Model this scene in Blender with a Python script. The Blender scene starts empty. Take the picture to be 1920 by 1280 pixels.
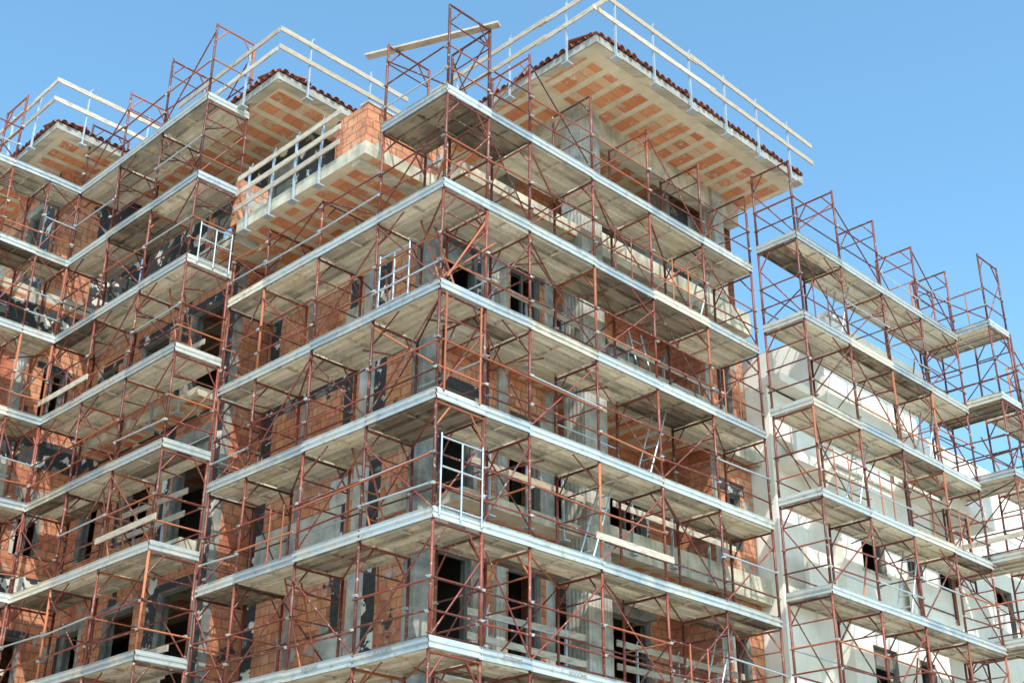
import bpy, math, random
from mathutils import Vector, Matrix
random.seed(7)
R=random.random
def U(a,b): return random.uniform(a,b)
sc=bpy.context.scene
sc.view_settings.view_transform='Standard'; sc.view_settings.look='None'; sc.view_settings.exposure=0

# ------------------------------------------------------------ node helpers
class NT:
    def __init__(s,name,rough=.8,metal=0.0):
        m=bpy.data.materials.new(name); m.use_nodes=True; s.m=m; s.t=m.node_tree; s.n=s.t.nodes; s.l=s.t.links
        s.b=s.n['Principled BSDF']; s.b.inputs['Roughness'].default_value=rough; s.b.inputs['Metallic'].default_value=metal
        s.tc=s.n.new('ShaderNodeTexCoord').outputs['Object']
    def set(s,inp,v):
        if hasattr(v,'is_output') or isinstance(v,bpy.types.NodeSocket): s.l.new(v,inp)
        else: inp.default_value=v
    def math(s,op,a,b=0.0,c=None):
        n=s.n.new('ShaderNodeMath'); n.operation=op; s.set(n.inputs[0],a); s.set(n.inputs[1],b)
        if c is not None: s.set(n.inputs[2],c)
        return n.outputs[0]
    def sep(s,v=None):
        n=s.n.new('ShaderNodeSeparateXYZ'); s.l.new(v or s.tc,n.inputs[0]); return n.outputs
    def comb(s,x,y,z=0.0):
        n=s.n.new('ShaderNodeCombineXYZ'); s.set(n.inputs[0],x); s.set(n.inputs[1],y); s.set(n.inputs[2],z); return n.outputs[0]
    def noise(s,scale,detail=4,vec=None,rough=.55):
        n=s.n.new('ShaderNodeTexNoise'); n.inputs['Scale'].default_value=scale; n.inputs['Detail'].default_value=detail
        n.inputs['Roughness'].default_value=rough; s.l.new(vec or s.tc,n.inputs['Vector']); return n.outputs['Fac']
    def ramp(s,f,a,b):
        n=s.n.new('ShaderNodeMapRange'); n.inputs[1].default_value=a; n.inputs[2].default_value=b; s.set(n.inputs[0],f); return n.outputs[0]
    def mix(s,f,a,b,mode='MIX'):
        n=s.n.new('ShaderNodeMix'); n.data_type='RGBA'; n.blend_type=mode; s.set(n.inputs[0],f)
        for i,v in ((6,a),(7,b)):
            if isinstance(v,(tuple,list)): n.inputs[i].default_value=(v[0],v[1],v[2],1)
            else: s.l.new(v,n.inputs[i])
        return n.outputs[2]
    def island(s): return s.n.new('ShaderNodeNewGeometry').outputs['Random Per Island']
    def col(s,c):
        if isinstance(c,(tuple,list)): s.b.inputs['Base Color'].default_value=(c[0],c[1],c[2],1)
        else: s.l.new(c,s.b.inputs['Base Color'])
    def bump(s,h,st=.4,d=.01):
        n=s.n.new('ShaderNodeBump'); n.inputs['Strength'].default_value=st; n.inputs['Distance'].default_value=d
        s.l.new(h,n.inputs['Height']); s.l.new(n.outputs[0],s.b.inputs['Normal'])
    def wn(s,v):
        n=s.n.new('ShaderNodeTexWhiteNoise'); n.noise_dimensions='3D'; s.l.new(v,n.inputs['Vector']); return n.outputs['Value']

def uvec(k):
    x=k.sep(); return k.comb(k.math('ADD',x[0],x[1]),x[2],0.0),x

def brick_mat(name,c1,c2,plaster=.60,pcol=(.38,.36,.33)):
    k=NT(name,.85); v,x=uvec(k)
    b=k.n.new('ShaderNodeTexBrick'); k.l.new(v,b.inputs['Vector'])
    b.inputs['Scale'].default_value=1; b.inputs['Brick Width'].default_value=.30; b.inputs['Row Height'].default_value=.19
    b.inputs['Mortar Size'].default_value=.011; b.inputs['Mortar Smooth'].default_value=.2; b.inputs['Bias'].default_value=-.1
    b.inputs['Color1'].default_value=(*c1,1); b.inputs['Color2'].default_value=(*c2,1); b.inputs['Mortar'].default_value=(.20,.10,.065,1)
    u=k.math('ADD',x[0],x[1])
    rnd=k.wn(k.comb(k.math('FLOOR',k.math('DIVIDE',u,.30)),k.math('FLOOR',k.math('DIVIDE',x[2],.19)),3.0))
    n1=k.noise(.9,5,v); c=k.mix(k.math('MULTIPLY',k.ramp(n1,.40,.58),.65),b.outputs['Color'],(.70,.32,.165))
    n0=k.noise(.5,2,v); c=k.mix(k.math('MULTIPLY',k.ramp(n0,.48,.40),.45),c,(.30,.085,.055))
    c=k.mix(k.math('MULTIPLY',k.ramp(rnd,.78,.9),.4),c,(.68,.38,.23)); c=k.mix(k.math('MULTIPLY',k.ramp(rnd,.12,.05),.55),c,(.16,.06,.04))
    n2=k.noise(7,6,v); c=k.mix(k.math('MULTIPLY',k.ramp(n2,.48,.64),.4),c,(.20,.075,.048))
    c=k.mix(k.math('MULTIPLY',b.outputs['Fac'],.8),c,(.20,.11,.075))
    n3=k.noise(.75,8,v,.66); pm=k.ramp(n3,plaster,plaster+.012)
    n4=k.noise(6,5,v,.6); smear=k.math('MULTIPLY',k.ramp(n4,.61,.65),.6)
    pc=k.mix(k.noise(5,5,v),(pcol[0]*.6,pcol[1]*.6,pcol[2]*.62),(pcol[0]*1.4,pcol[1]*1.4,pcol[2]*1.4))
    c=k.mix(smear,c,(.50,.40,.32)); c=k.mix(pm,c,pc)
    c=k.mix(k.ramp(n3,.385,.375),c,(.045,.043,.045))
    st=k.noise(1.0,3,k.comb(k.math('MULTIPLY',u,5.0),k.math('MULTIPLY',x[2],.5)))
    c=k.mix(k.math('MULTIPLY',k.ramp(st,.52,.7),.25),c,(.12,.07,.05))
    ribs=k.math('SINE',k.math('MULTIPLY',u,170.0))
    k.col(c); h=k.math('ADD',k.math('MULTIPLY',b.outputs['Fac'],-1.5),k.math('ADD',k.math('MULTIPLY',n2,.6),k.math('MULTIPLY',ribs,.15))); k.bump(h,.7,.014); return k.m
BRICK=brick_mat('terracotta_block',(.64,.235,.12),(.47,.145,.075),.60)
BRICK2=brick_mat('red_brick',(.55,.175,.10),(.37,.10,.062),.615)

def plaster_mat(name,a,b,dark=.3):
    k=NT(name,.9); v,x=uvec(k); n=k.noise(1.7,8,v,.66); c=k.mix(k.ramp(n,.38,.62),a,b)
    st=k.noise(1.0,4,k.comb(k.math('MULTIPLY',k.math('ADD',x[0],x[1]),6.0),k.math('MULTIPLY',x[2],.6)))
    c=k.mix(k.math('MULTIPLY',k.ramp(st,.52,.72),dark),c,(a[0]*.45,a[1]*.42,a[2]*.4))
    f=k.noise(40,3,v); k.col(c); k.bump(k.math('ADD',n,k.math('MULTIPLY',f,.2)),.4,.02); return k.m
GREY=plaster_mat('grey_render',(.15,.148,.145),(.38,.365,.335),.5)
LGREY=plaster_mat('pale_render',(.30,.29,.275),(.60,.575,.53),.4)
FASC=plaster_mat('weathered_fascia',(.27,.25,.23),(.40,.38,.35))
CONC=plaster_mat('cast_concrete',(.36,.325,.26),(.62,.56,.45),.5)
WHITE=plaster_mat('cream_render',(.79,.75,.69),(.86,.83,.78),.10)
k=NT('board_formed_concrete',.9); v,x=uvec(k)
w=k.math('SINE',k.math('MULTIPLY',k.math('ADD',x[0],x[1]),62.0)); n=k.noise(2.4,8,v,.68)
c=k.mix(k.ramp(n,.35,.66),(.22,.21,.185),(.50,.47,.42)); c=k.mix(k.math('MULTIPLY',k.ramp(w,.5,1.0),.22),c,(.16,.15,.14)); k.col(c); k.bump(w,.4,.012); COLM=k.m
k=NT('black_coating',.7); v,x=uvec(k); n=k.noise(1.9,5,v,.6); n2=k.noise(9,5,v)
c=k.mix(k.ramp(n2,.3,.7),(.016,.018,.021),(.05,.05,.055)); c=k.mix(k.ramp(n,.57,.585),c,(.65,.63,.58)); c=k.mix(k.math('MULTIPLY',k.ramp(n,.38,.365),.8),c,(.24,.23,.21)); k.col(c); k.bump(n,.3,.02); BLACK=k.m

def soffit_mat(name,ax):
    k=NT(name,.88); x=k.sep(); a=x[0] if ax=='x' else x[1]; b=x[1] if ax=='x' else x[0]
    nn=k.noise(3,3); aw=k.math('ADD',a,k.math('MULTIPLY',nn,.04))
    fa=k.math('FRACT',k.math('DIVIDE',aw,.5)); fb=k.math('FRACT',k.math('DIVIDE',b,.25))
    sa=k.math('FLOOR',k.math('DIVIDE',aw,.5)); sb=k.math('FLOOR',k.math('DIVIDE',b,.25))
    m=k.math('MULTIPLY',k.ramp(fa,.27,.31),k.math('SUBTRACT',1.0,k.ramp(fa,.95,.98)))
    j=k.ramp(fb,.03,.08)
    fc=k.math('FRACT',k.math('DIVIDE',k.math('ADD',b,.35),1.75)); m=k.math('MULTIPLY',m,k.ramp(fc,.24,.26))
    r=k.wn(k.comb(sa,sb,1.0)); r2=k.wn(k.comb(sa,sb,7.0))
    bc=k.mix(r,(.70,.29,.14),(.54,.185,.085)); bc=k.mix(k.ramp(r2,.76,.86),bc,(.66,.44,.28))
    bc=k.mix(k.math('SUBTRACT',1.0,j),bc,(.34,.17,.10))
    n=k.noise(2.0,6,None,.6); cc=k.mix(k.ramp(n,.3,.7),(.54,.46,.35),(.74,.65,.50))
    n2=k.noise(5,6,None,.68); over=k.ramp(n2,.56,.61)
    m=k.math('MULTIPLY',m,k.math('SUBTRACT',1.0,k.math('MULTIPLY',over,.7)))
    c=k.mix(m,cc,bc); st=k.noise(1.1,6,None,.7); c=k.mix(k.math('MULTIPLY',k.ramp(st,.55,.68),.35),c,(.26,.205,.15))
    k.col(c); k.bump(k.math('SUBTRACT',n2,k.math('MULTIPLY',m,.6)),.5,.02); return k.m
SOFX=soffit_mat('hollow_block_soffit_a','x'); SOFY=soffit_mat('hollow_block_soffit_b','y')

k=NT('rusty_painted_tube',.5); i=k.island(); n=k.noise(5,5,None,.6)
c=k.mix(i,(.080,.018,.014),(.22,.045,.028)); c=k.mix(k.ramp(n,.58,.70),c,(.27,.11,.075)); c=k.mix(k.math('MULTIPLY',k.ramp(k.noise(16,4),.62,.68),.7),c,(.46,.41,.36)); k.col(c); RUST=k.m
k=NT('orange_rusty_tube',.7); i=k.island(); n=k.noise(12,5)
c=k.mix(i,(.28,.07,.03),(.48,.15,.07)); c=k.mix(k.ramp(n,.5,.7),c,(.24,.12,.08)); k.col(c); ORU=k.m
k=NT('galvanised_tube',.42,.5); n=k.noise(8,4); k.col(k.mix(n,(.36,.42,.48),(.60,.65,.70))); GALV=k.m
k=NT('zinc_coupler',.5,.4); i=k.island(); k.col(k.mix(i,(.22,.20,.18),(.52,.53,.52))); COUP=k.m
def deckmat(name,a,b,bl,metal,rough,rust=.6):
    k=NT(name,rough,metal); i=k.island(); n=k.noise(1.6,6,None,.62); n2=k.noise(6,5,None,.6)
    c=k.mix(k.ramp(i,.1,.9),a,b); c=k.mix(k.math('MULTIPLY',k.ramp(n,.48,.60),.75),c,bl); c=k.mix(k.math('MULTIPLY',k.ramp(n2,.55,.66),.4),c,(a[0]*.5,a[1]*.46,a[2]*.40))
    rs=k.noise(1.2,7,None,.7); c=k.mix(k.math('MULTIPLY',k.ramp(rs,.60,.66),rust),c,(.20,.12,.08))
    k.col(c); k.bump(n2,.2,.005); return k.m
DECK=deckmat('galvanised_deck_plank',(.42,.39,.335),(.84,.79,.68),(.72,.64,.50),.08,.5,.5)
TOE=deckmat('galvanised_toe_board',(.38,.42,.45),(.68,.70,.69),(.62,.59,.52),.35,.36,.12)
DIRT=deckmat('dark_stained_deck',(.15,.12,.095),(.32,.275,.22),(.42,.35,.27),.1,.7,.8)
k=NT('scaffold_timber',.85); i=k.island(); v=k.comb(*[k.math('MULTIPLY',q,s_) for q,s_ in zip(k.sep(),(5.0,5.0,22.0))]); n=k.noise(1.0,5,v)
c=k.mix(i,(.60,.53,.45),(.42,.35,.28)); c=k.mix(k.math('MULTIPLY',k.ramp(n,.42,.7),.8),c,(.27,.22,.17)); k.col(c); WOOD=k.m
k=NT('roof_tile',.8); i=k.island(); k.col(k.mix(i,(.40,.12,.07),(.24,.065,.04))); TILE=k.m
k=NT('window_frame_paint',.6); k.col((.12,.115,.11)); FRAME=k.m
k=NT('shade_darkened_interior_concrete',.95); k.col(k.mix(k.noise(1.5,4),(.05,.047,.044),(.10,.093,.085))); INT=k.m  # concrete coloured near black: shade of the rooms behind openings is painted in
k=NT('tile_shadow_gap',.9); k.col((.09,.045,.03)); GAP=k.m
k=NT('dusty_ground',.95); n=k.noise(.3,7,None,.6); n2=k.noise(9,5); c=k.mix(k.ramp(n,.35,.7),(.42,.345,.255),(.54,.455,.35)); c=k.mix(k.math('MULTIPLY',n2,.3),c,(.3,.26,.21)); k.col(c); k.bump(n2,.5,.03); GROUND=k.m
k=NT('stamped_lettering',.6); k.col((.20,.21,.22)); LET=k.m

class MB:
    def __init__(s): s.v=[];s.f=[];s.m=[];s.s=[]
    def add(s,vs,fs,mat,smooth=False):
        o=len(s.v); s.v+= [tuple(p) for p in vs]
        for f in fs: s.f.append([o+i for i in f]); s.m.append(mat); s.s.append(smooth)
    def quad(s,a,b,c,d,mat): s.add([a,b,c,d],[(0,1,2,3)],mat)
    def box(s,x0,y0,z0,x1,y1,z1,mat,bot=None):
        vs=[(x0,y0,z0),(x1,y0,z0),(x1,y1,z0),(x0,y1,z0),(x0,y0,z1),(x1,y0,z1),(x1,y1,z1),(x0,y1,z1)]
        s.add(vs,[(0,3,2,1)],bot or mat); o=len(s.v)-8
        for f in ((4,5,6,7),(0,1,5,4),(1,2,6,5),(2,3,7,6),(3,0,4,7)): s.f.append([o+i for i in f]); s.m.append(mat); s.s.append(False)
    def beam(s,p0,p1,w,h,mat,up=(0,0,1)):
        p0=Vector(p0);p1=Vector(p1);d=(p1-p0).normalized(); u=Vector(up); sd=d.cross(u)
        if sd.length<1e-3: sd=d.cross(Vector((1,0,0)))
        sd.normalize(); u=sd.cross(d); a=sd*w/2; b=u*h/2
        vs=[p0-a-b,p0+a-b,p0+a+b,p0-a+b,p1-a-b,p1+a-b,p1+a+b,p1-a+b]
        s.add(vs,[(0,3,2,1),(4,5,6,7),(0,1,5,4),(1,2,6,5),(2,3,7,6),(3,0,4,7)],mat)
    def tube(s,p0,p1,r,mat,n=6,caps=False):
        p0=Vector(p0);p1=Vector(p1);d=(p1-p0).normalized(); a=d.orthogonal().normalized(); b=d.cross(a)
        vs=[]
        for p in (p0,p1):
            for i in range(n):
                t=2*math.pi*i/n; vs.append(p+a*math.cos(t)*r+b*math.sin(t)*r)
        fs=[(i,(i+1)%n,n+(i+1)%n,n+i) for i in range(n)]
        s.add(vs,fs,mat,True)
        if caps:
            o=len(s.v)-2*n; s.f.append([o+i for i in range(n)][::-1]); s.m.append(mat); s.s.append(False)
            s.f.append([o+n+i for i in range(n)]); s.m.append(mat); s.s.append(False)
    def strip(s,prof0,prof1,mat):
        n=len(prof0); s.add(list(prof0)+list(prof1),[(i,i+1,n+i+1,n+i) for i in range(n-1)],mat)
    def build(s,name,parent):
        me=bpy.data.meshes.new(name); me.from_pydata(s.v,[],s.f)
        used=sorted({m.name for m in s.m}); mp={n:i for i,n in enumerate(used)}
        for n in used: me.materials.append(bpy.data.materials[n])
        me.polygons.foreach_set('material_index',[mp[m.name] for m in s.m]); me.polygons.foreach_set('use_smooth',s.s); me.update()
        ob=bpy.data.objects.new(name,me); sc.collection.objects.link(ob)
        if parent: ob.parent=parent
        return ob
def empty(name):
    e=bpy.data.objects.new(name,None); sc.collection.objects.link(e); return e

# ------------------------------------------------------------ scaffolding
PL=[(.022,-.065),(.0,-.065),(.0,0),(.040,0),(.055,-.024),(.105,-.024),(.120,0),(.205,0),(.220,-.024),(.270,-.024),(.285,0),(.330,0),(.330,-.065),(.308,-.065)]
def scaffold(name,axis,o,w,posts,levels,tops,deckmask=None,ends=(True,True),diag=.9,zbase=.12,inner_rails=.75,orange=.2,dirt=None,clutter=.2):
    e=empty(name)
    def P(a,b,z): return (a,o+b,z) if axis=='x' else (o+b,a,z)
    fr=MB(); dk=MB(); tb=MB(); rl=MB(); cl=MB(); tm=MB()
    for i,a in enumerate(posts):
        top=tops[i]
        for b in (0,w):
            zs=[zbase]+[l-.02 for l in levels if l<top-.3]+[top+U(-.02,.04)]
            prev=P(a,b,zs[0])
            for q in range(len(zs)-1):
                nx=P(a,b,zs[q+1]); nx=(nx[0]+U(-.012,.012),nx[1]+U(-.012,.012),nx[2])
                fr.tube(prev,nx,.0275,RUST if R()>.10 else ORU,8,True); prev=nx
            fr.box(*[c-.08 if k<2 else c for k,c in enumerate(P(a,b,.09))],*[c+.08 if k<2 else c for k,c in enumerate(P(a,b,.12))],RUST)
            for l in levels:
                if l>top: continue
                cl.tube(P(a,b,l+.03),P(a,b,l+.12),.033,COUP if R()<.5 else RUST,8)
                cl.tube(P(a,b,l+.17),P(a,b,l+.185),.038,RUST,8)
                for h in (.52,1.02):
                    if l+h<top and (b==0 or R()<.6):
                        hh=l+h+U(-.04,.04); c=P(a+U(-.02,.02),b-.03,hh); s_=U(.022,.036); cl.box(c[0]-s_,c[1]-s_,c[2]-.022,c[0]+s_,c[1]+s_,c[2]+.022,COUP)
                        c2=P(a+.06,b-.05,hh+.02); cl.tube(c,c2,.010,COUP)
        for l in [q for q in levels]+[top]:
            if l>top+.01: continue
            z=l-.10 if l!=top else l-.02
            m=RUST if R()>orange else ORU
            fr.tube(P(a,0,z),P(a,w,z),.0235,m)
            fr.tube(P(a,0,z-.42),P(a,.30,z),.0165,m); fr.tube(P(a,w,z-.42),P(a,w-.30,z),.0165,m)
            if R()<.6: fr.tube(P(a,0,z-.42),P(a,w,z-.42),.015,m)
            if R()<.4 and l<top-1.5: fr.tube(P(a,0,l+1.02),P(a,w,l+1.02),.0155,m)
    for i in range(len(posts)-1):
        a0,a1=posts[i],posts[i+1]; L=a1-a0
        for li,l in enumerate(levels):
            tp=min(tops[i],tops[i+1])
            if l>tp: continue
            has=deckmask is None or deckmask(i,l)
            if has:
                bay=U(-.014,.014); worn=R()<.13 or (dirt and dirt(i,l))
                for q in range(3):
                    s_=w/1.05; off=.008+q*.348*s_; dz=bay+U(-.009,.009); e0=a0+.02+U(-.018,.018); e1=a1-.02+U(-.018,.018); dz1=dz+U(-.008,.008)
                    mt=DIRT if (worn and R()<.8) or R()<.05 else DECK
                    pr=[(off+p[0]*s_,l+p[1]) for p in PL]
                    dk.strip([P(e0,b,z+dz) for b,z in pr],[P(e1,b,z+dz1) for b,z in pr],mt)
                    for ee in (e0,e1): dk.quad(P(ee,off,l+dz-.001),P(ee,off+.33*s_,l+dz-.001),P(ee,off+.33*s_,l-.065+dz),P(ee,off,l-.065+dz),mt)
                    aa=(e0+e1)/2; q0=P(aa-.015,off+.012,l-.050+dz); q1=P(aa+.015,off+.318*s_,l-.026+dz)
                    dk.box(min(q0[0],q1[0]),min(q0[1],q1[1]),q0[2],max(q0[0],q1[0]),max(q0[1],q1[1]),q1[2],mt)
                t0=U(-.015,.02); tz=U(-.012,.015)
                pf=[(-.020,-.055),(-.046,-.055),(-.046,-.015),(-.024,.0),(-.024,.030),(-.048,.048),(-.048,.088),(-.026,.10),(-.026,.125),(-.046,.135),(-.020,.140)]
                pf=[(b,z+l+tz) for b,z in pf]; tilt=U(-.018,.018)
                tm_=TOE if R()>.12 else DECK
                tb.strip([P(a0-.04+t0,b,z) for b,z in pf],[P(a1+.02,b-.005,z+tilt) for b,z in pf],tm_)
            for h in (.52,1.02):
                if l+h<tp and R()<.95:
                    m=RUST if R()>orange+.1 else (ORU if R()<.6 else GALV)
                    rl.tube(P(a0-.05,-.03,l+h+U(-.05,.05)),P(a1+.05,-.03,l+h+U(-.05,.05)),.0185,m)
                if l+h<tp and R()<inner_rails: rl.tube(P(a0,w+.03,l+h),P(a1,w+.03,l+h+U(-.03,.03)),.0175,RUST if R()<.85 else GALV)
            if R()<diag and l+1.0<tp:
                hi=min(l+U(1.5,1.88),tp)
                if (i+li)%2: rl.tube(P(a0,-.02,l+.12),P(a1,-.02,hi),.0165,RUST)
                else: rl.tube(P(a1,-.02,l+.12),P(a0,-.02,hi),.0165,RUST)
            if R()<.45 and l+1.0<tp:
                if R()<.5: rl.tube(P(a0,w,l+.12),P(a1,w,min(l+1.85,tp)),.0155,RUST)
                else: rl.tube(P(a1,w,l+.12),P(a0,w,min(l+1.85,tp)),.0155,RUST)
            if R()<.2 and l+1.1<tp:
                g0=a0+L*U(.2,.35); g1=g0+U(.35,.6); mm=ORU if R()<.6 else RUST
                for gg in (g0,g1): rl.tube(P(gg,-.035,l+.05),P(gg,-.035,l+1.1),.015,mm)
            if R()<.5: rl.tube(P(a0,.03,l-.15),P(a1,w-.03,l-.15),.0165,ORU if R()<.4 else RUST)
            if R()<.4 and has: rl.tube(P(a0,w*.5,l-.52),P(a0+.9,w*.5,l-.12),.0155,RUST)
            if has and R()<.4: rl.tube(P(a1,0,l-.52),P(a1-.7,0,l-.1),.0155,RUST)
            if has and R()<.10:
                rl.tube(P(a0+U(.1,.6),w*.7,l+.02),P(a0+U(.6,1.3),w*.9,l+U(1.3,1.9)),.02,ORU)
            if has and R()<clutter:
                b0=U(.2,.7); tm.beam(P(a0+.1,b0,l+.03),P(a1-.1,b0+U(-.1,.1),l+.03),.2,.035,WOOD)
            if R()<.04 and l+1<tp:
                h=U(.48,.56); tm.beam(P(a0-.2,-.07,l+h),P(a1+.15,-.07,l+h+U(-.04,.04)),.03,.12,WOOD)
    for endi,on in ((0,ends[0]),(-1,ends[1])):
        if not on: continue
        a=posts[endi]; sg=-1 if endi==0 else 1; i=0 if endi==0 else len(posts)-2
        for l in levels:
            if l>tops[endi]-.5 or (deckmask and not deckmask(i,l)): continue
            q=sg*.035
            pf=[(0,-.05),(.014*sg,-.04),(.014*sg,-.015),(.0,.0),(.0,.035),(.014*sg,.05),(.014*sg,.085),(.0,.10),(.0,.14)]
            tb.strip([P(a+q+p,-.03,l+z) for p,z in pf],[P(a+q+p,w+.03,l+z) for p,z in pf],TOE)
            for h in (.52,1.02): rl.tube(P(a+q*.8,-.04,l+h),P(a+q*.8,w+.04,l+h),.0175,ORU if R()<.5 else RUST)
            if R()<.6: rl.tube(P(a,.0,l+.1),P(a,w,l+1.5),.0155,RUST)
    fr.build('frames',e); dk.build('deck_planks',e); tb.build('toe_boards',e); rl.build('guard_rails_and_braces',e); cl.build('clamps',e)
    if tm.v: tm.build('loose_boards',e)
    return e

LM=[.3+2*i for i in range(1,9)]
S1=scaffold('scaffolding','x',0.0,1.05,[1.05,2.15,3.93,5.71,7.49,9.25],LM,[18.3]*6,ends=(False,False),dirt=lambda i,l:l>16 and i==0)
S2=scaffold('scaffolding','y',0.0,1.05,[0,1.75,3.5,5.25,6.45],LM,[18.3,18.3,15.5,15.6,15.4],deckmask=lambda i,l: not(l>15 and i>0),dirt=lambda i,l:l>16)
LW=[.95+2*i for i in range(1,10)]
S3=scaffold('scaffolding','y',-1.08,1.0,[6.5,8.3,10.1,11.9],LW,[20.95]*4,ends=(True,False))
S4=scaffold('scaffolding','x',11.9,1.0,[-8.2,-6.4,-4.6,-2.8,-1.9,-1.12],[l for l in LW],[20.9,20.9,20.9,20.9,19.1,19.1],ends=(False,False),orange=.5)
LR=[.8+2*i for i in range(1,9)]
S5=scaffold('scaffolding','x',-1.15,1.0,[9.4,11.2,13.0,14.8,16.55],LR,[18.8]*5,ends=(True,False))
LQ=[.95+2*i for i in range(1,9)]
S6=scaffold('scaffolding','y',16.62,1.0,[-2.05,-.2],LQ,[18.95,18.9],orange=.1)
S7=scaffold('scaffolding','x',-2.1,1.0,[17.7,19.5,21.3,23.1,24.9,26.7],LQ[:-1],[17.0]*6,ends=(False,True))

def guard(parent,p0,p1,z,h=1.05,n=4):
    m=MB(); p0=Vector((*p0,z)); p1=Vector((*p1,z)); up=Vector((0,0,h))
    for f in (.12,.62,1.0): m.tube(p0+up*f,p1+up*f,.017,GALV)
    for i in range(n): q=p0.lerp(p1,i/(n-1)); m.tube(q,q+up*(1.05 if i in(0,n-1) else 1),.017,GALV)
    m.build('guard_frame',parent)
guard(S2,(.08,-.07),(.98,-.07),8.3,1.3,3); guard(S1,(1.2,1.12),(2.6,1.12),14.3,1.0,4)
guard(S2,(.05,.9),(.05,1.7),12.4,1.1,3); guard(S3,(-.9,6.42),(-.15,6.42),14.95,.9,3)
def ladder(parent,p0,p1,w=.4,ax=(0,1,0),mat=GALV):
    m=MB(); p0=Vector(p0);p1=Vector(p1);a=Vector(ax)*w/2
    for s_ in(-1,1): m.tube(p0+a*s_,p1+a*s_,.02,mat)
    n=int((p1-p0).length/.28)
    for i in range(1,n): q=p0.lerp(p1,i/n); m.tube(q-a,q+a,.014,mat)
    m.build('ladder',parent)
for (i,l) in ((5.9,10.3),(4.2,8.3),(7.7,6.3),(7.8,14.3),(4.2,4.3)): ladder(S1,(i,.75,l),(i+.9,.75,l+2.3),.36)
ladder(S1,(6.9,1.0,12.32),(7.15,1.7,14.6),.42,(1,0,0))
for (i,l) in ((3.7,6.3),(.4,12.3),(2.0,8.3)): ladder(S2,(.7,i,l),(.7,i+.9,l+2.3),.36,(1,0,0),ORU)
for (i,l) in ((11.5,10.8),(13.2,8.8),(11.5,14.8),(15.0,12.8)): ladder(S5,(i,-.5,l),(i+.9,-.5,l+2.3),.36)
for (i,l) in ((7.0,12.95),(8.6,8.95)): ladder(S3,(-.5,i,l),(-.5,i+.9,l+2.3),.36,(1,0,0),ORU)
m=MB()
m.beam((-.08,2.35,18.32),(1.1,-.2,18.36),.16,.045,WOOD)
for p in (((0,0,14.9),(1.05,1.75,14.6)),((.0,.1,10.9),(0.02,1.7,12.1)),((1.05,1.1,9),(3.9,1.12,9.05)),((.0,-.06,11.3),(4.0,-.06,11.25)),((-.06,0,9.3),(-.06,3.6,9.2)),((0.1,-.05,12.5),(.95,-.05,13.9)),((.1,-.06,10.4),(.1,-.06,12.2)),((.9,-.06,10.4),(.9,-.06,12.2)),((-.05,.2,12.4),(1.2,-.06,13.6))): m.tube(*p,.02,ORU)
m.build('loose_timber_and_tubes',S2)
def stamp(txt,loc,rot,parent,size=.10):
    c=bpy.data.curves.new('stamped_text','FONT'); c.body=txt; c.size=size; c.extrude=.001; c.space_character=1.05
    o=bpy.data.objects.new('stamped_text',c); sc.collection.objects.link(o); o.location=loc; o.rotation_euler=rot; o.parent=parent; c.materials.append(LET)
for x_ in (1.5,3.0,4.6,6.4): stamp('SOOOMS',(x_,-.058,6.32),(math.pi/2,0,0),S1)
for y_ in (1.2,3.0,4.8): stamp('SOOOMS',(-.058,y_,6.32),(math.pi/2,0,-math.pi/2),S2)

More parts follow.
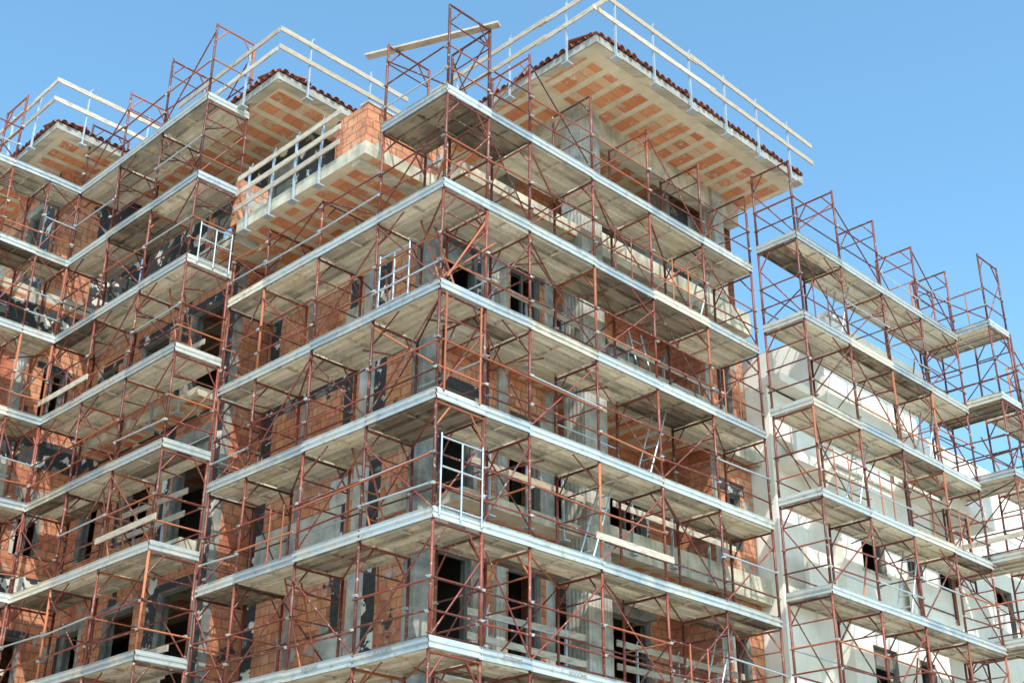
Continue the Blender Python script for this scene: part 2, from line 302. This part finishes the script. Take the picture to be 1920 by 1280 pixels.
# ------------------------------------------------------------ buildings
FL=[3.2,6.3,9.4,12.6,15.9]
def wall(mb,axis,c,a0,a1,z0,z1,segs,ops,depth=.28,frames=True,rough=True):
    A=sorted({a0,a1,*[s[0] for s in segs if a0<s[0]<a1],*[o[0] for o in ops],*[o[1] for o in ops]})
    Z=sorted({z0,z1,*[o[2] for o in ops],*[o[3] for o in ops]})
    def P(a,z,d=0): return (c+d,a,z) if axis=='x' else (a,c+d,z)
    for i in range(len(A)-1):
        am=(A[i]+A[i+1])/2; mt=[s[1] for s in segs if s[0]<=am][-1]
        for j in range(len(Z)-1):
            zm=(Z[j]+Z[j+1])/2
            if any(o[0]<am<o[1] and o[2]<zm<o[3] for o in ops): continue
            mb.quad(P(A[i],Z[j]),P(A[i+1],Z[j]),P(A[i+1],Z[j+1]),P(A[i],Z[j+1]),mt)
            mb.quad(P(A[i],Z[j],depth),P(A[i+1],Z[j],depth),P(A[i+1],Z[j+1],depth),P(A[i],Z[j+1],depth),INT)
    for o in ops:
        b0,b1,c0,c1=o
        for q in ((b0,c0,b1,c0),(b1,c0,b1,c1),(b1,c1,b0,c1),(b0,c1,b0,c0)):
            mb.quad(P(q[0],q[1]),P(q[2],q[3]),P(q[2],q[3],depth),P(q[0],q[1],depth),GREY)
        if frames:
            def bx(x0,x1,y0,y1,mt=FRAME,d0=.1,d1=.16):
                p=P(x0,y0,d0);q=P(x1,y1,d1); mb.box(min(p[0],q[0]),min(p[1],q[1]),p[2],max(p[0],q[0]),max(p[1],q[1]),q[2],mt)
            t=.06; bx(b0,b0+t,c0,c1); bx(b1-t,b1,c0,c1); bx(b0+t,b1-t,c1-t,c1)
            if R()<.35: bx((b0+b1)/2-.03,(b0+b1)/2+.03,c0,c1-t)
            if R()<.25: bx(b0+t,b1-t,c1-.45,c1-t,GREY,.11,.15)
            def fx(x0,x1,y0,y1,mt,th):
                p=P(x0,y0,-th);q=P(x1,y1,.0); mb.box(min(p[0],q[0]),min(p[1],q[1]),p[2],max(p[0],q[0]),max(p[1],q[1]),q[2],mt)
            if rough:
                if R()<.8: fx(b0-.18,b1+.15,c1+.003,c1+U(.15,.28),GREY if R()<.5 else BLACK,.016)
                if R()<.45: fx(b0-U(.08,.16),b0-.003,c0,c1,BLACK if R()<.5 else LGREY,.013)
                if R()<.45: fx(b1+.003,b1+U(.08,.16),c0,c1,LGREY if R()<.5 else BLACK,.013)
            else: fx(b0-.08,b1+.08,c0-.06,c0-.003,LGREY,.05)
def band(mb,axis,c,a0,a1,z0,z1,mt,th=.012):
    if axis=='x': mb.box(c-th,a0,z0,c+.05,a1,z1,mt)
    else: mb.box(a0,c-th,z0,a1,c+.05,z1,mt)
def rail_boards(mb,p0,p1,z,n=3,hs=(.45,.95),h=1.15,post=GALV,ext=.25):
    p0=Vector((*p0,0));p1=Vector((*p1,0)); d=(p1-p0).normalized(); N=d.cross(Vector((0,0,1)))
    for i in range(n):
        q=p0.lerp(p1,(i+.5)/n); b=Vector((q.x,q.y,z))
        mb.beam(b+Vector((0,0,-.45)),b+Vector((U(-.03,.03),U(-.03,.03),h)),.05,.03,post,up=d)
        mb.box(b.x-.09,b.y-.09,z-.47,b.x+.09,b.y+.09,z-.44,post)
        mb.beam(b+Vector((0,0,h)),b+Vector((0,0,h+.09))+d*.05,.02,.02,post)
    ln=(p1-p0).length
    for hh in hs:
        t=-ext
        while t<ln:
            t2=min(t+U(3.2,4.2),ln+ext)
            if ln+ext-t2<.8: t2=ln+ext
            off=U(.03,.06)
            a=p0+d*t+N*off; b=p0+d*(t2+.25)+N*off
            mb.beam((a.x,a.y,z+hh+U(-.05,.05)),(b.x,b.y,z+hh+U(-.05,.05)),.028,.12,WOOD)
            t=t2
B=empty('apartment_building_under_construction')
w=MB()
wall(w,'x',1.5,2.1,7.2,0,16.2,[(2.1,GREY),(2.36,BRICK),(3.15,BLACK),(3.5,LGREY),(3.95,BRICK),(4.15,BLACK),(4.4,BRICK),(6.75,BLACK)],[])
for z in FL:
    band(w,'x',1.5,4.25,6.95,z-.25,z+.45,BLACK if z!=9.4 else LGREY); band(w,'x',1.5,2.1,3.15,z-.05,z+.30,CONC,.02)
    band(w,'x',1.5,4.0,U(4.4,4.7),z+.48,z+U(.9,1.8),LGREY,.007)
band(w,'x',1.5,5.5,5.75,0,15.9,GREY,.006)
wall(w,'y',7.2,.6,1.5,0,16.2,[(.6,GREY),(.8,BRICK2)],[])
ops=[]
for z in [.0]+FL:
    if z<15: ops+=[(7.6,8.9,z+.3,z+2.6),(9.8,11.0,z+.9,z+2.5),(12.0,12.8,z+.9,z+2.4)]
wall(w,'x',.6,7.2,13.3,0,16.2,[(7.2,BLACK),(7.45,BRICK),(9.0,BLACK),(9.3,BRICK),(11.4,BLACK),(11.65,BRICK)],ops)
for z in FL: band(w,'x',.6,7.45,13.3,z-.05,z+.36,BLACK if z not in(9.4,) else GREY)
wall(w,'y',13.3,-9,.6,0,16.6,[(-9,BRICK2),(-3.0,GREY),(-2.7,BRICK2),(-1.35,LGREY),(-1.05,BRICK2),(.1,BRICK)],[(-.6,-.05,z+1.0,z+2.3) for z in [0]+FL[:-1]])
for z in FL: band(w,'y',13.3,-9,.6,z-.1,z+.55,BLACK)
ops=[]
for z in [0]+FL:
    if z<15.5: ops+=[(1.98,2.82,z+.3,z+2.4),(3.75,4.6,z+.32,z+2.45)]
wall(w,'y',2.1,1.5,5.0,0,15.9,[(1.5,GREY),(1.85,BRICK),(3.65,BRICK),(4.75,LGREY)],ops)
for z in FL[:-1]: band(w,'y',2.1,2.86,U(3.0,3.35),z+U(.4,.9),z+U(1.3,2.8),GREY,.006)
ops=[]
for z in [0]+FL:
    if z<15.5: ops+=[(5.9,7.0,z+.3,z+2.5),(7.7,8.9,z+.3,z+2.5)]
wall(w,'y',3.0,5.0,11.0,0,15.9,[(5.0,BRICK),(7.1,LGREY),(7.35,BRICK)],ops)
w.quad((5.0,2.1,0),(5.0,3.0,0),(5.0,3.0,15.9),(5.0,2.1,15.9),BRICK2)
wall(w,'y',1.6,9.5,11.0,0,15.9,[(9.5,GREY),(9.7,BRICK)],[(9.95,10.5,z+1.0,z+2.3) for z in [0]+FL[:-1]])
w.quad((9.5,1.6,0),(9.5,3.0,0),(9.5,3.0,15.9),(9.5,1.6,15.9),BRICK2)
for q in (((1.5,16),(11,16)),((11,1.6),(11,16)),((-9,13.3),(-9,16)),((-9,16),(1.5,16))):
    (xa,ya),(xb,yb)=q; w.quad((xa,ya,0),(xb,yb,0),(xb,yb,16.2),(xa,ya,16.2),BRICK2)
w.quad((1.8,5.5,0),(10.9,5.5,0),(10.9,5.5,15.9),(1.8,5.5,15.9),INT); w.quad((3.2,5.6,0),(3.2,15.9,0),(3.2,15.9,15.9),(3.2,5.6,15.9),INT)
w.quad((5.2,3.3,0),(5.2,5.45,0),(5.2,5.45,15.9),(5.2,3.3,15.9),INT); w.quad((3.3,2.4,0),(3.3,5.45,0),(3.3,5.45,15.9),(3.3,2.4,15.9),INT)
w.build('walls',B)
s=MB()
for z in FL:
    if z>15: continue
    s.box(1.52,2.12,z,10.98,15.9,z+.3,CONC,SOFX)
    s.box(.62,7.22,z,1.52,13.3,z+.3,CONC,SOFX)
    s.box(1.9,1.38,z,5.0,2.12,z+.22,CONC,SOFX)
    s.box(5.0,1.32,z,9.5,2.12,z+.30,CONC,SOFX); s.box(5.0,1.30,z-.12,11.0,1.52,z+.42,CONC)
    s.box(9.52,1.62,z,10.9,2.1,z+.3,CONC)
    s.box(5.02,2.13,z-.006,9.48,2.98,z-.003,SOFX)
    s.box(.02,7.35,z,.6,9.7,z+.2,CONC,SOFY)
    s.box(-.02,9.9,z,.6,12.2,z+.2,CONC,SOFY)
s.box(-.15,2.1,15.9,1.5,6.3,16.18,CONC,SOFY); s.box(1.5,2.08,15.9,10.98,15.9,16.2,CONC,SOFX)
s.box(1.6,1.32,15.9,10.98,2.08,16.2,CONC,SOFX); s.box(5.0,1.28,15.75,11.0,1.50,16.32,CONC)
s.box(.62,6.3,15.9,1.5,15.9,16.2,CONC,SOFX); s.box(-9,13.3,16.6,.6,16,16.85,CONC,SOFX); s.box(.02,6.6,15.9,.62,13.2,16.15,CONC,SOFY)
s.box(-.10,2.3,15.80,1.5,2.55,15.9,CONC)
s.build('floor_slabs_and_balconies',B)
c=MB()
c.box(4.92,1.2,0,5.58,1.75,19.3,COLM); c.box(9.75,1.25,16.32,10.15,1.65,19.3,COLM)
c.box(5.58,1.32,18.75,10.9,1.62,19.3,CONC); c.box(4.95,1.75,18.8,5.3,6.3,19.3,CONC)
c.box(3.38,2.03,0,3.62,2.13,15.88,COLM)
c.box(1.46,2.06,0,1.80,2.36,15.86,GREY)
c.box(7.3,3.5,16.2,7.6,3.8,19.3,COLM); c.box(2.5,1.4,12.9,2.75,1.65,15.9,COLM)
c.build('concrete_columns_and_beams',B)
t=MB()
wall(t,'y',4.2,5.3,10.9,16.2,19.3,[(5.3,GREY),(6.0,BRICK),(8,BLACK),(8.4,BRICK),(9.6,LGREY)],[(6.8,7.8,16.4,18.6),(8.8,9.6,17.1,18.5)])
wall(t,'x',5.3,4.2,7.5,16.2,19.3,[(4.2,GREY),(4.6,BRICK)],[(5.2,6.2,16.4,18.6)])
wall(t,'y',1.9,8.9,10.9,16.2,18.75,[(8.9,BLACK),(9.6,GREY),(10,BRICK)],[])
t.quad((10.9,1.6,16.2),(10.9,8,16.2),(10.9,8,19.3),(10.9,1.6,19.3),BRICK2)
t.quad((8.9,1.9,16.2),(8.9,4.2,16.2),(8.9,4.2,19.3),(8.9,1.9,19.3),GREY)
wall(t,'x',1.5,6.3,13.2,16.2,19.3,[(6.3,BLACK),(9.0,BRICK),(10.3,BLACK)],[(6.9,7.7,16.9,18.5),(9.2,10.0,16.4,18.6)])
wall(t,'y',6.3,1.5,3.4,16.2,19.3,[(1.5,BLACK),(2.2,BRICK)],[])
wall(t,'y',13.4,-1.0,1.5,16.8,20.3,[(-1,BRICK),(.2,BLACK)],[])
wall(t,'x',-1.0,13.4,17,16.8,20.3,[(13.4,BLACK),(14.4,BRICK)],[(14.0,14.8,17.5,19.5)])
t.box(-.15,2.1,16.18,.05,3.05,17.05,BRICK); t.box(.05,2.1,16.18,2.0,2.3,17.05,BRICK); t.box(-.17,2.08,17.05,2.0,2.32,17.10,LGREY)
t.box(-.12,6.4,16.18,.6,6.6,17.3,BRICK)
t.build('top_floor_walls',B)
def roof(x0,y0,x1,y1,z,name):
    r=MB(); wide=(x1-x0)>(y1-y0)
    r.box(x0,y0,z,x1,y1,z+.2,CONC,SOFX if wide else SOFY)
    r.box(x0+.003,y0+.003,z-.012,x1-.003,y0+.18,z-.001,CONC); r.box(x0+.003,y0+.18,z-.012,x0+.18,y1,z-.001,CONC)
    r.box(x0-.02,y0-.03,z+.01,x1+.02,y0,z+.19,FASC); r.box(x0-.03,y0,z+.01,x0,y1,z+.19,FASC)
    cx,cy=(x0+x1)/2,(y0+y1)/2; k_=min(x1-x0,y1-y0)/2; hgt=k_*.27; za=z+.225
    rx0,rx1,ry0,ry1=(x0+k_,x1-k_,cy,cy) if wide else (cx,cx,y0+k_,y1-k_)
    a=(x0,y0,za);b=(x1,y0,za);cc=(x1,y1,za);d=(x0,y1,za);e_=(rx0,ry0,za+hgt);f=(rx1,ry1,za+hgt)
    if wide: r.add([a,b,cc,d,e_,f],[(0,1,5,4),(1,2,5),(2,3,4,5),(3,0,4)],TILE)
    else: r.add([a,b,cc,d,e_,f],[(0,1,4),(1,2,5,4),(2,3,5),(3,0,4,5)],TILE)
    def barrel(px,py,dx,dy):
        L=.9; n=7; ov=U(.07,.11); p0=Vector((px-dx*ov,py-dy*ov,za-.02)); p1=p0+Vector((dx*L,dy*L,L*.27)); sd=Vector((-dy,dx,0)); rr=.08
        vs=[]
        for p in(p0,p1):
            for i in range(n): tt=math.pi*i/(n-1); vs.append(p+sd*math.cos(tt)*rr+Vector((0,0,math.sin(tt)*rr)))
        r.add(vs,[(i,i+1,n+i+1,n+i) for i in range(n-1)],TILE,True)
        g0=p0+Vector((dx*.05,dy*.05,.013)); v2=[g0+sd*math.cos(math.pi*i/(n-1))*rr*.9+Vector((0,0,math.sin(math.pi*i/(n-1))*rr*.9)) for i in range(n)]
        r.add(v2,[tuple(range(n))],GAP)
        q0=p0+sd*.0975; q1=q0+Vector((dx*L,dy*L,L*.27)); v3=[]
        for p in(q0,q1):
            for i in range(5): tt=math.pi+math.pi*i/4; v3.append(p+sd*math.cos(tt)*.06+Vector((0,0,.03+math.sin(tt)*.04)))
        r.add(v3,[(i,i+1,6+i,5+i) for i in range(4)],TILE,True)
    x=x0+.12
    while x<x1: barrel(x+U(-.01,.01),y0+U(-.02,.02),0,1); x+=.195
    y=y0+.12
    while y<y1: barrel(x0+U(-.02,.02),y+U(-.01,.01),1,0); y+=.195
    r.build(name,B)
roof(3.7,-.4,11.15,6.6,19.3,'tiled_roof'); roof(-.15,5.3,3.5,11.2,19.3,'tiled_roof_wing'); roof(-2.0,11.8,2.0,17.5,20.3,'tiled_roof_rear')
g=MB()
rail_boards(g,(3.5,-.55),(11.1,-.55),19.5,6,(.5,.98),1.15,ext=.1)
rail_boards(g,(3.55,4.5),(3.55,-.55),19.5,3,(.5,.98),1.15,ext=.1)
rail_boards(g,(-.3,5.15),(3.0,5.15),19.5,2,(.5,.98),1.15,ext=.05); rail_boards(g,(-.3,9.0),(-.3,5.5),19.5,2,(.5,.98),1.15,ext=.1)
rail_boards(g,(-2.2,11.65),(1.0,11.65),20.5,2,(.5,.98),1.15,ext=.1); rail_boards(g,(-2.2,16),(-2.2,12.0),20.5,3,(.5,.98),1.15,ext=.1)
rail_boards(g,(-.2,6.3),(-.2,3.05),16.2,4,(.25,.6,.98),1.1,ext=0)
for z in FL[:-1]:
    rail_boards(g,(2.0,1.33),(4.9,1.33),z+.25,3,(.45,.9),1.0,ext=0)
    rail_boards(g,(5.7,1.26),(9.4,1.26),z+.4,3,(.4,.8),.9,ext=0)
    rail_boards(g,(-.02,9.6),(-.02,7.4),z+.2,2,(.45,.9),1.0,ext=0)
g.build('timber_edge_protection',B)

W=empty('rendered_apartment_building'); w=MB()
def wops(a,z0=[.3,3.4,6.5,9.6,12.6],wd_=1.0): return [(q,q+wd_,z+.7,z+2.1) for q in a for z in z0]
wall(w,'y',1.0,11.02,12.2,0,14.4,[(11,WHITE)],[])
w.quad((11.02,1.0,0),(11.02,3,0),(11.02,3,14.4),(11.02,1.0,14.4),WHITE)
wall(w,'y',.15,12.2,16.4,0,15.9,[(12,WHITE)],wops([13.0],[.3,3.4,6.5,9.6])+wops([15.0],[.3,3.4,6.5,9.6],.7),rough=False)
wall(w,'x',12.2,.15,1.0,0,15.9,[(0,WHITE)],[])
wall(w,'y',.9,16.4,30,0,15.2,[(16,WHITE)],wops([18,21,24],[.3,3.4,6.5,9.6]),rough=False)
w.quad((16.4,.15,0),(16.4,.9,0),(16.4,.9,15.9),(16.4,.15,15.9),WHITE)
for z in (3.2,6.3,9.4,12.5):
    w.box(14.6,-.1,z,16.5,-.0,z+1.0,WHITE); w.box(14.6,-.0,z,16.5,.15,z+.2,WHITE); w.box(12.15,.10,z,14.6,.16,z+.06,LGREY)
    w.box(11.05,.35,z-.1,12.2,.45,z+1.0,WHITE); w.box(11.05,.45,z-.1,12.2,1.0,z+.1,WHITE)
    w.box(16.5,-.3,z,19,-.2,z+1.1,WHITE); w.box(16.5,-.2,z,19,.9,z+.2,WHITE)
w.box(12.2,.16,15.88,16.4,12,15.9,LGREY); w.box(11.05,1.0,14.35,12.2,12,14.4,LGREY); w.box(16.4,.95,15.1,30,12,15.15,LGREY)
w.box(12.0,-.15,15.9,16.6,.3,16.15,WHITE); w.box(13.9,.9,15.9,14.6,1.6,17.2,WHITE); w.box(13.8,.8,17.2,14.7,1.7,17.3,LGREY)
w.box(11.0,.6,14.4,12.2,1.2,14.6,WHITE)
w.quad((12.2,1.0,0),(12.2,12,0),(12.2,12,15.88),(12.2,1.0,15.88),WHITE); w.quad((11.02,3,0),(11.02,12,0),(11.02,12,14.35),(11.02,3,14.35),WHITE)
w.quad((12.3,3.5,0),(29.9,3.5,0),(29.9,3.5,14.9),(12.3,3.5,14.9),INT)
w.quad((30,.9,0),(30,12,0),(30,12,15.2),(30,.9,15.2),WHITE); w.quad((11,12,0),(30,12,0),(30,12,14.3),(11,12,14.3),WHITE)
w.build('walls',W)

gr=MB(); gr.quad((-3000,-3000,0),(3000,-3000,0),(3000,3000,0),(-3000,3000,0),GROUND); gr.build('ground',None)

# ------------------------------------------------------------ light
el=math.radians(50); sx,sy=-.50,-.866
az=math.atan2(sx,sy)
wd=bpy.data.worlds.new('World'); sc.world=wd; wd.use_nodes=True; nt=wd.node_tree
sky=nt.nodes.new('ShaderNodeTexSky'); sky.sky_type='NISHITA'; sky.sun_disc=False; sky.sun_elevation=el; sky.sun_rotation=az%(2*math.pi)
sky.air_density=1.0; sky.dust_density=1.8; sky.ozone_density=1.0
mx=nt.nodes.new('ShaderNodeMix'); mx.data_type='RGBA'; mx.blend_type='MULTIPLY'; mx.clamp_result=False; mx.inputs[0].default_value=1
mx.inputs[7].default_value=(1.85,2.65,2.65,1); nt.links.new(sky.outputs[0],mx.inputs[6])
nt.links.new(mx.outputs[2],nt.nodes['Background'].inputs[0]); nt.nodes['Background'].inputs[1].default_value=.125
L=bpy.data.lights.new('sun','SUN'); L.energy=5.0; L.angle=math.radians(.5); L.color=(1,.94,.83)
lo=bpy.data.objects.new('sun',L); sc.collection.objects.link(lo)
d=Vector((math.cos(el)*sx,math.cos(el)*sy,math.sin(el))); lo.rotation_euler=d.to_track_quat('Z','Y').to_euler()

cam=bpy.data.cameras.new('camera'); cam.lens=46.9; cam.sensor_width=36; cam.clip_end=6000; cam.clip_start=.1
co=bpy.data.objects.new('camera',cam); sc.collection.objects.link(co)
M=Matrix.Rotation(math.radians(-45),4,'Z')@Matrix.Rotation(math.radians(90+26.3),4,'X')@Matrix.Rotation(math.radians(.4),4,'Z')
co.matrix_world=Matrix.Translation((-12.99,-14.69,1.6))@M
sc.camera=co
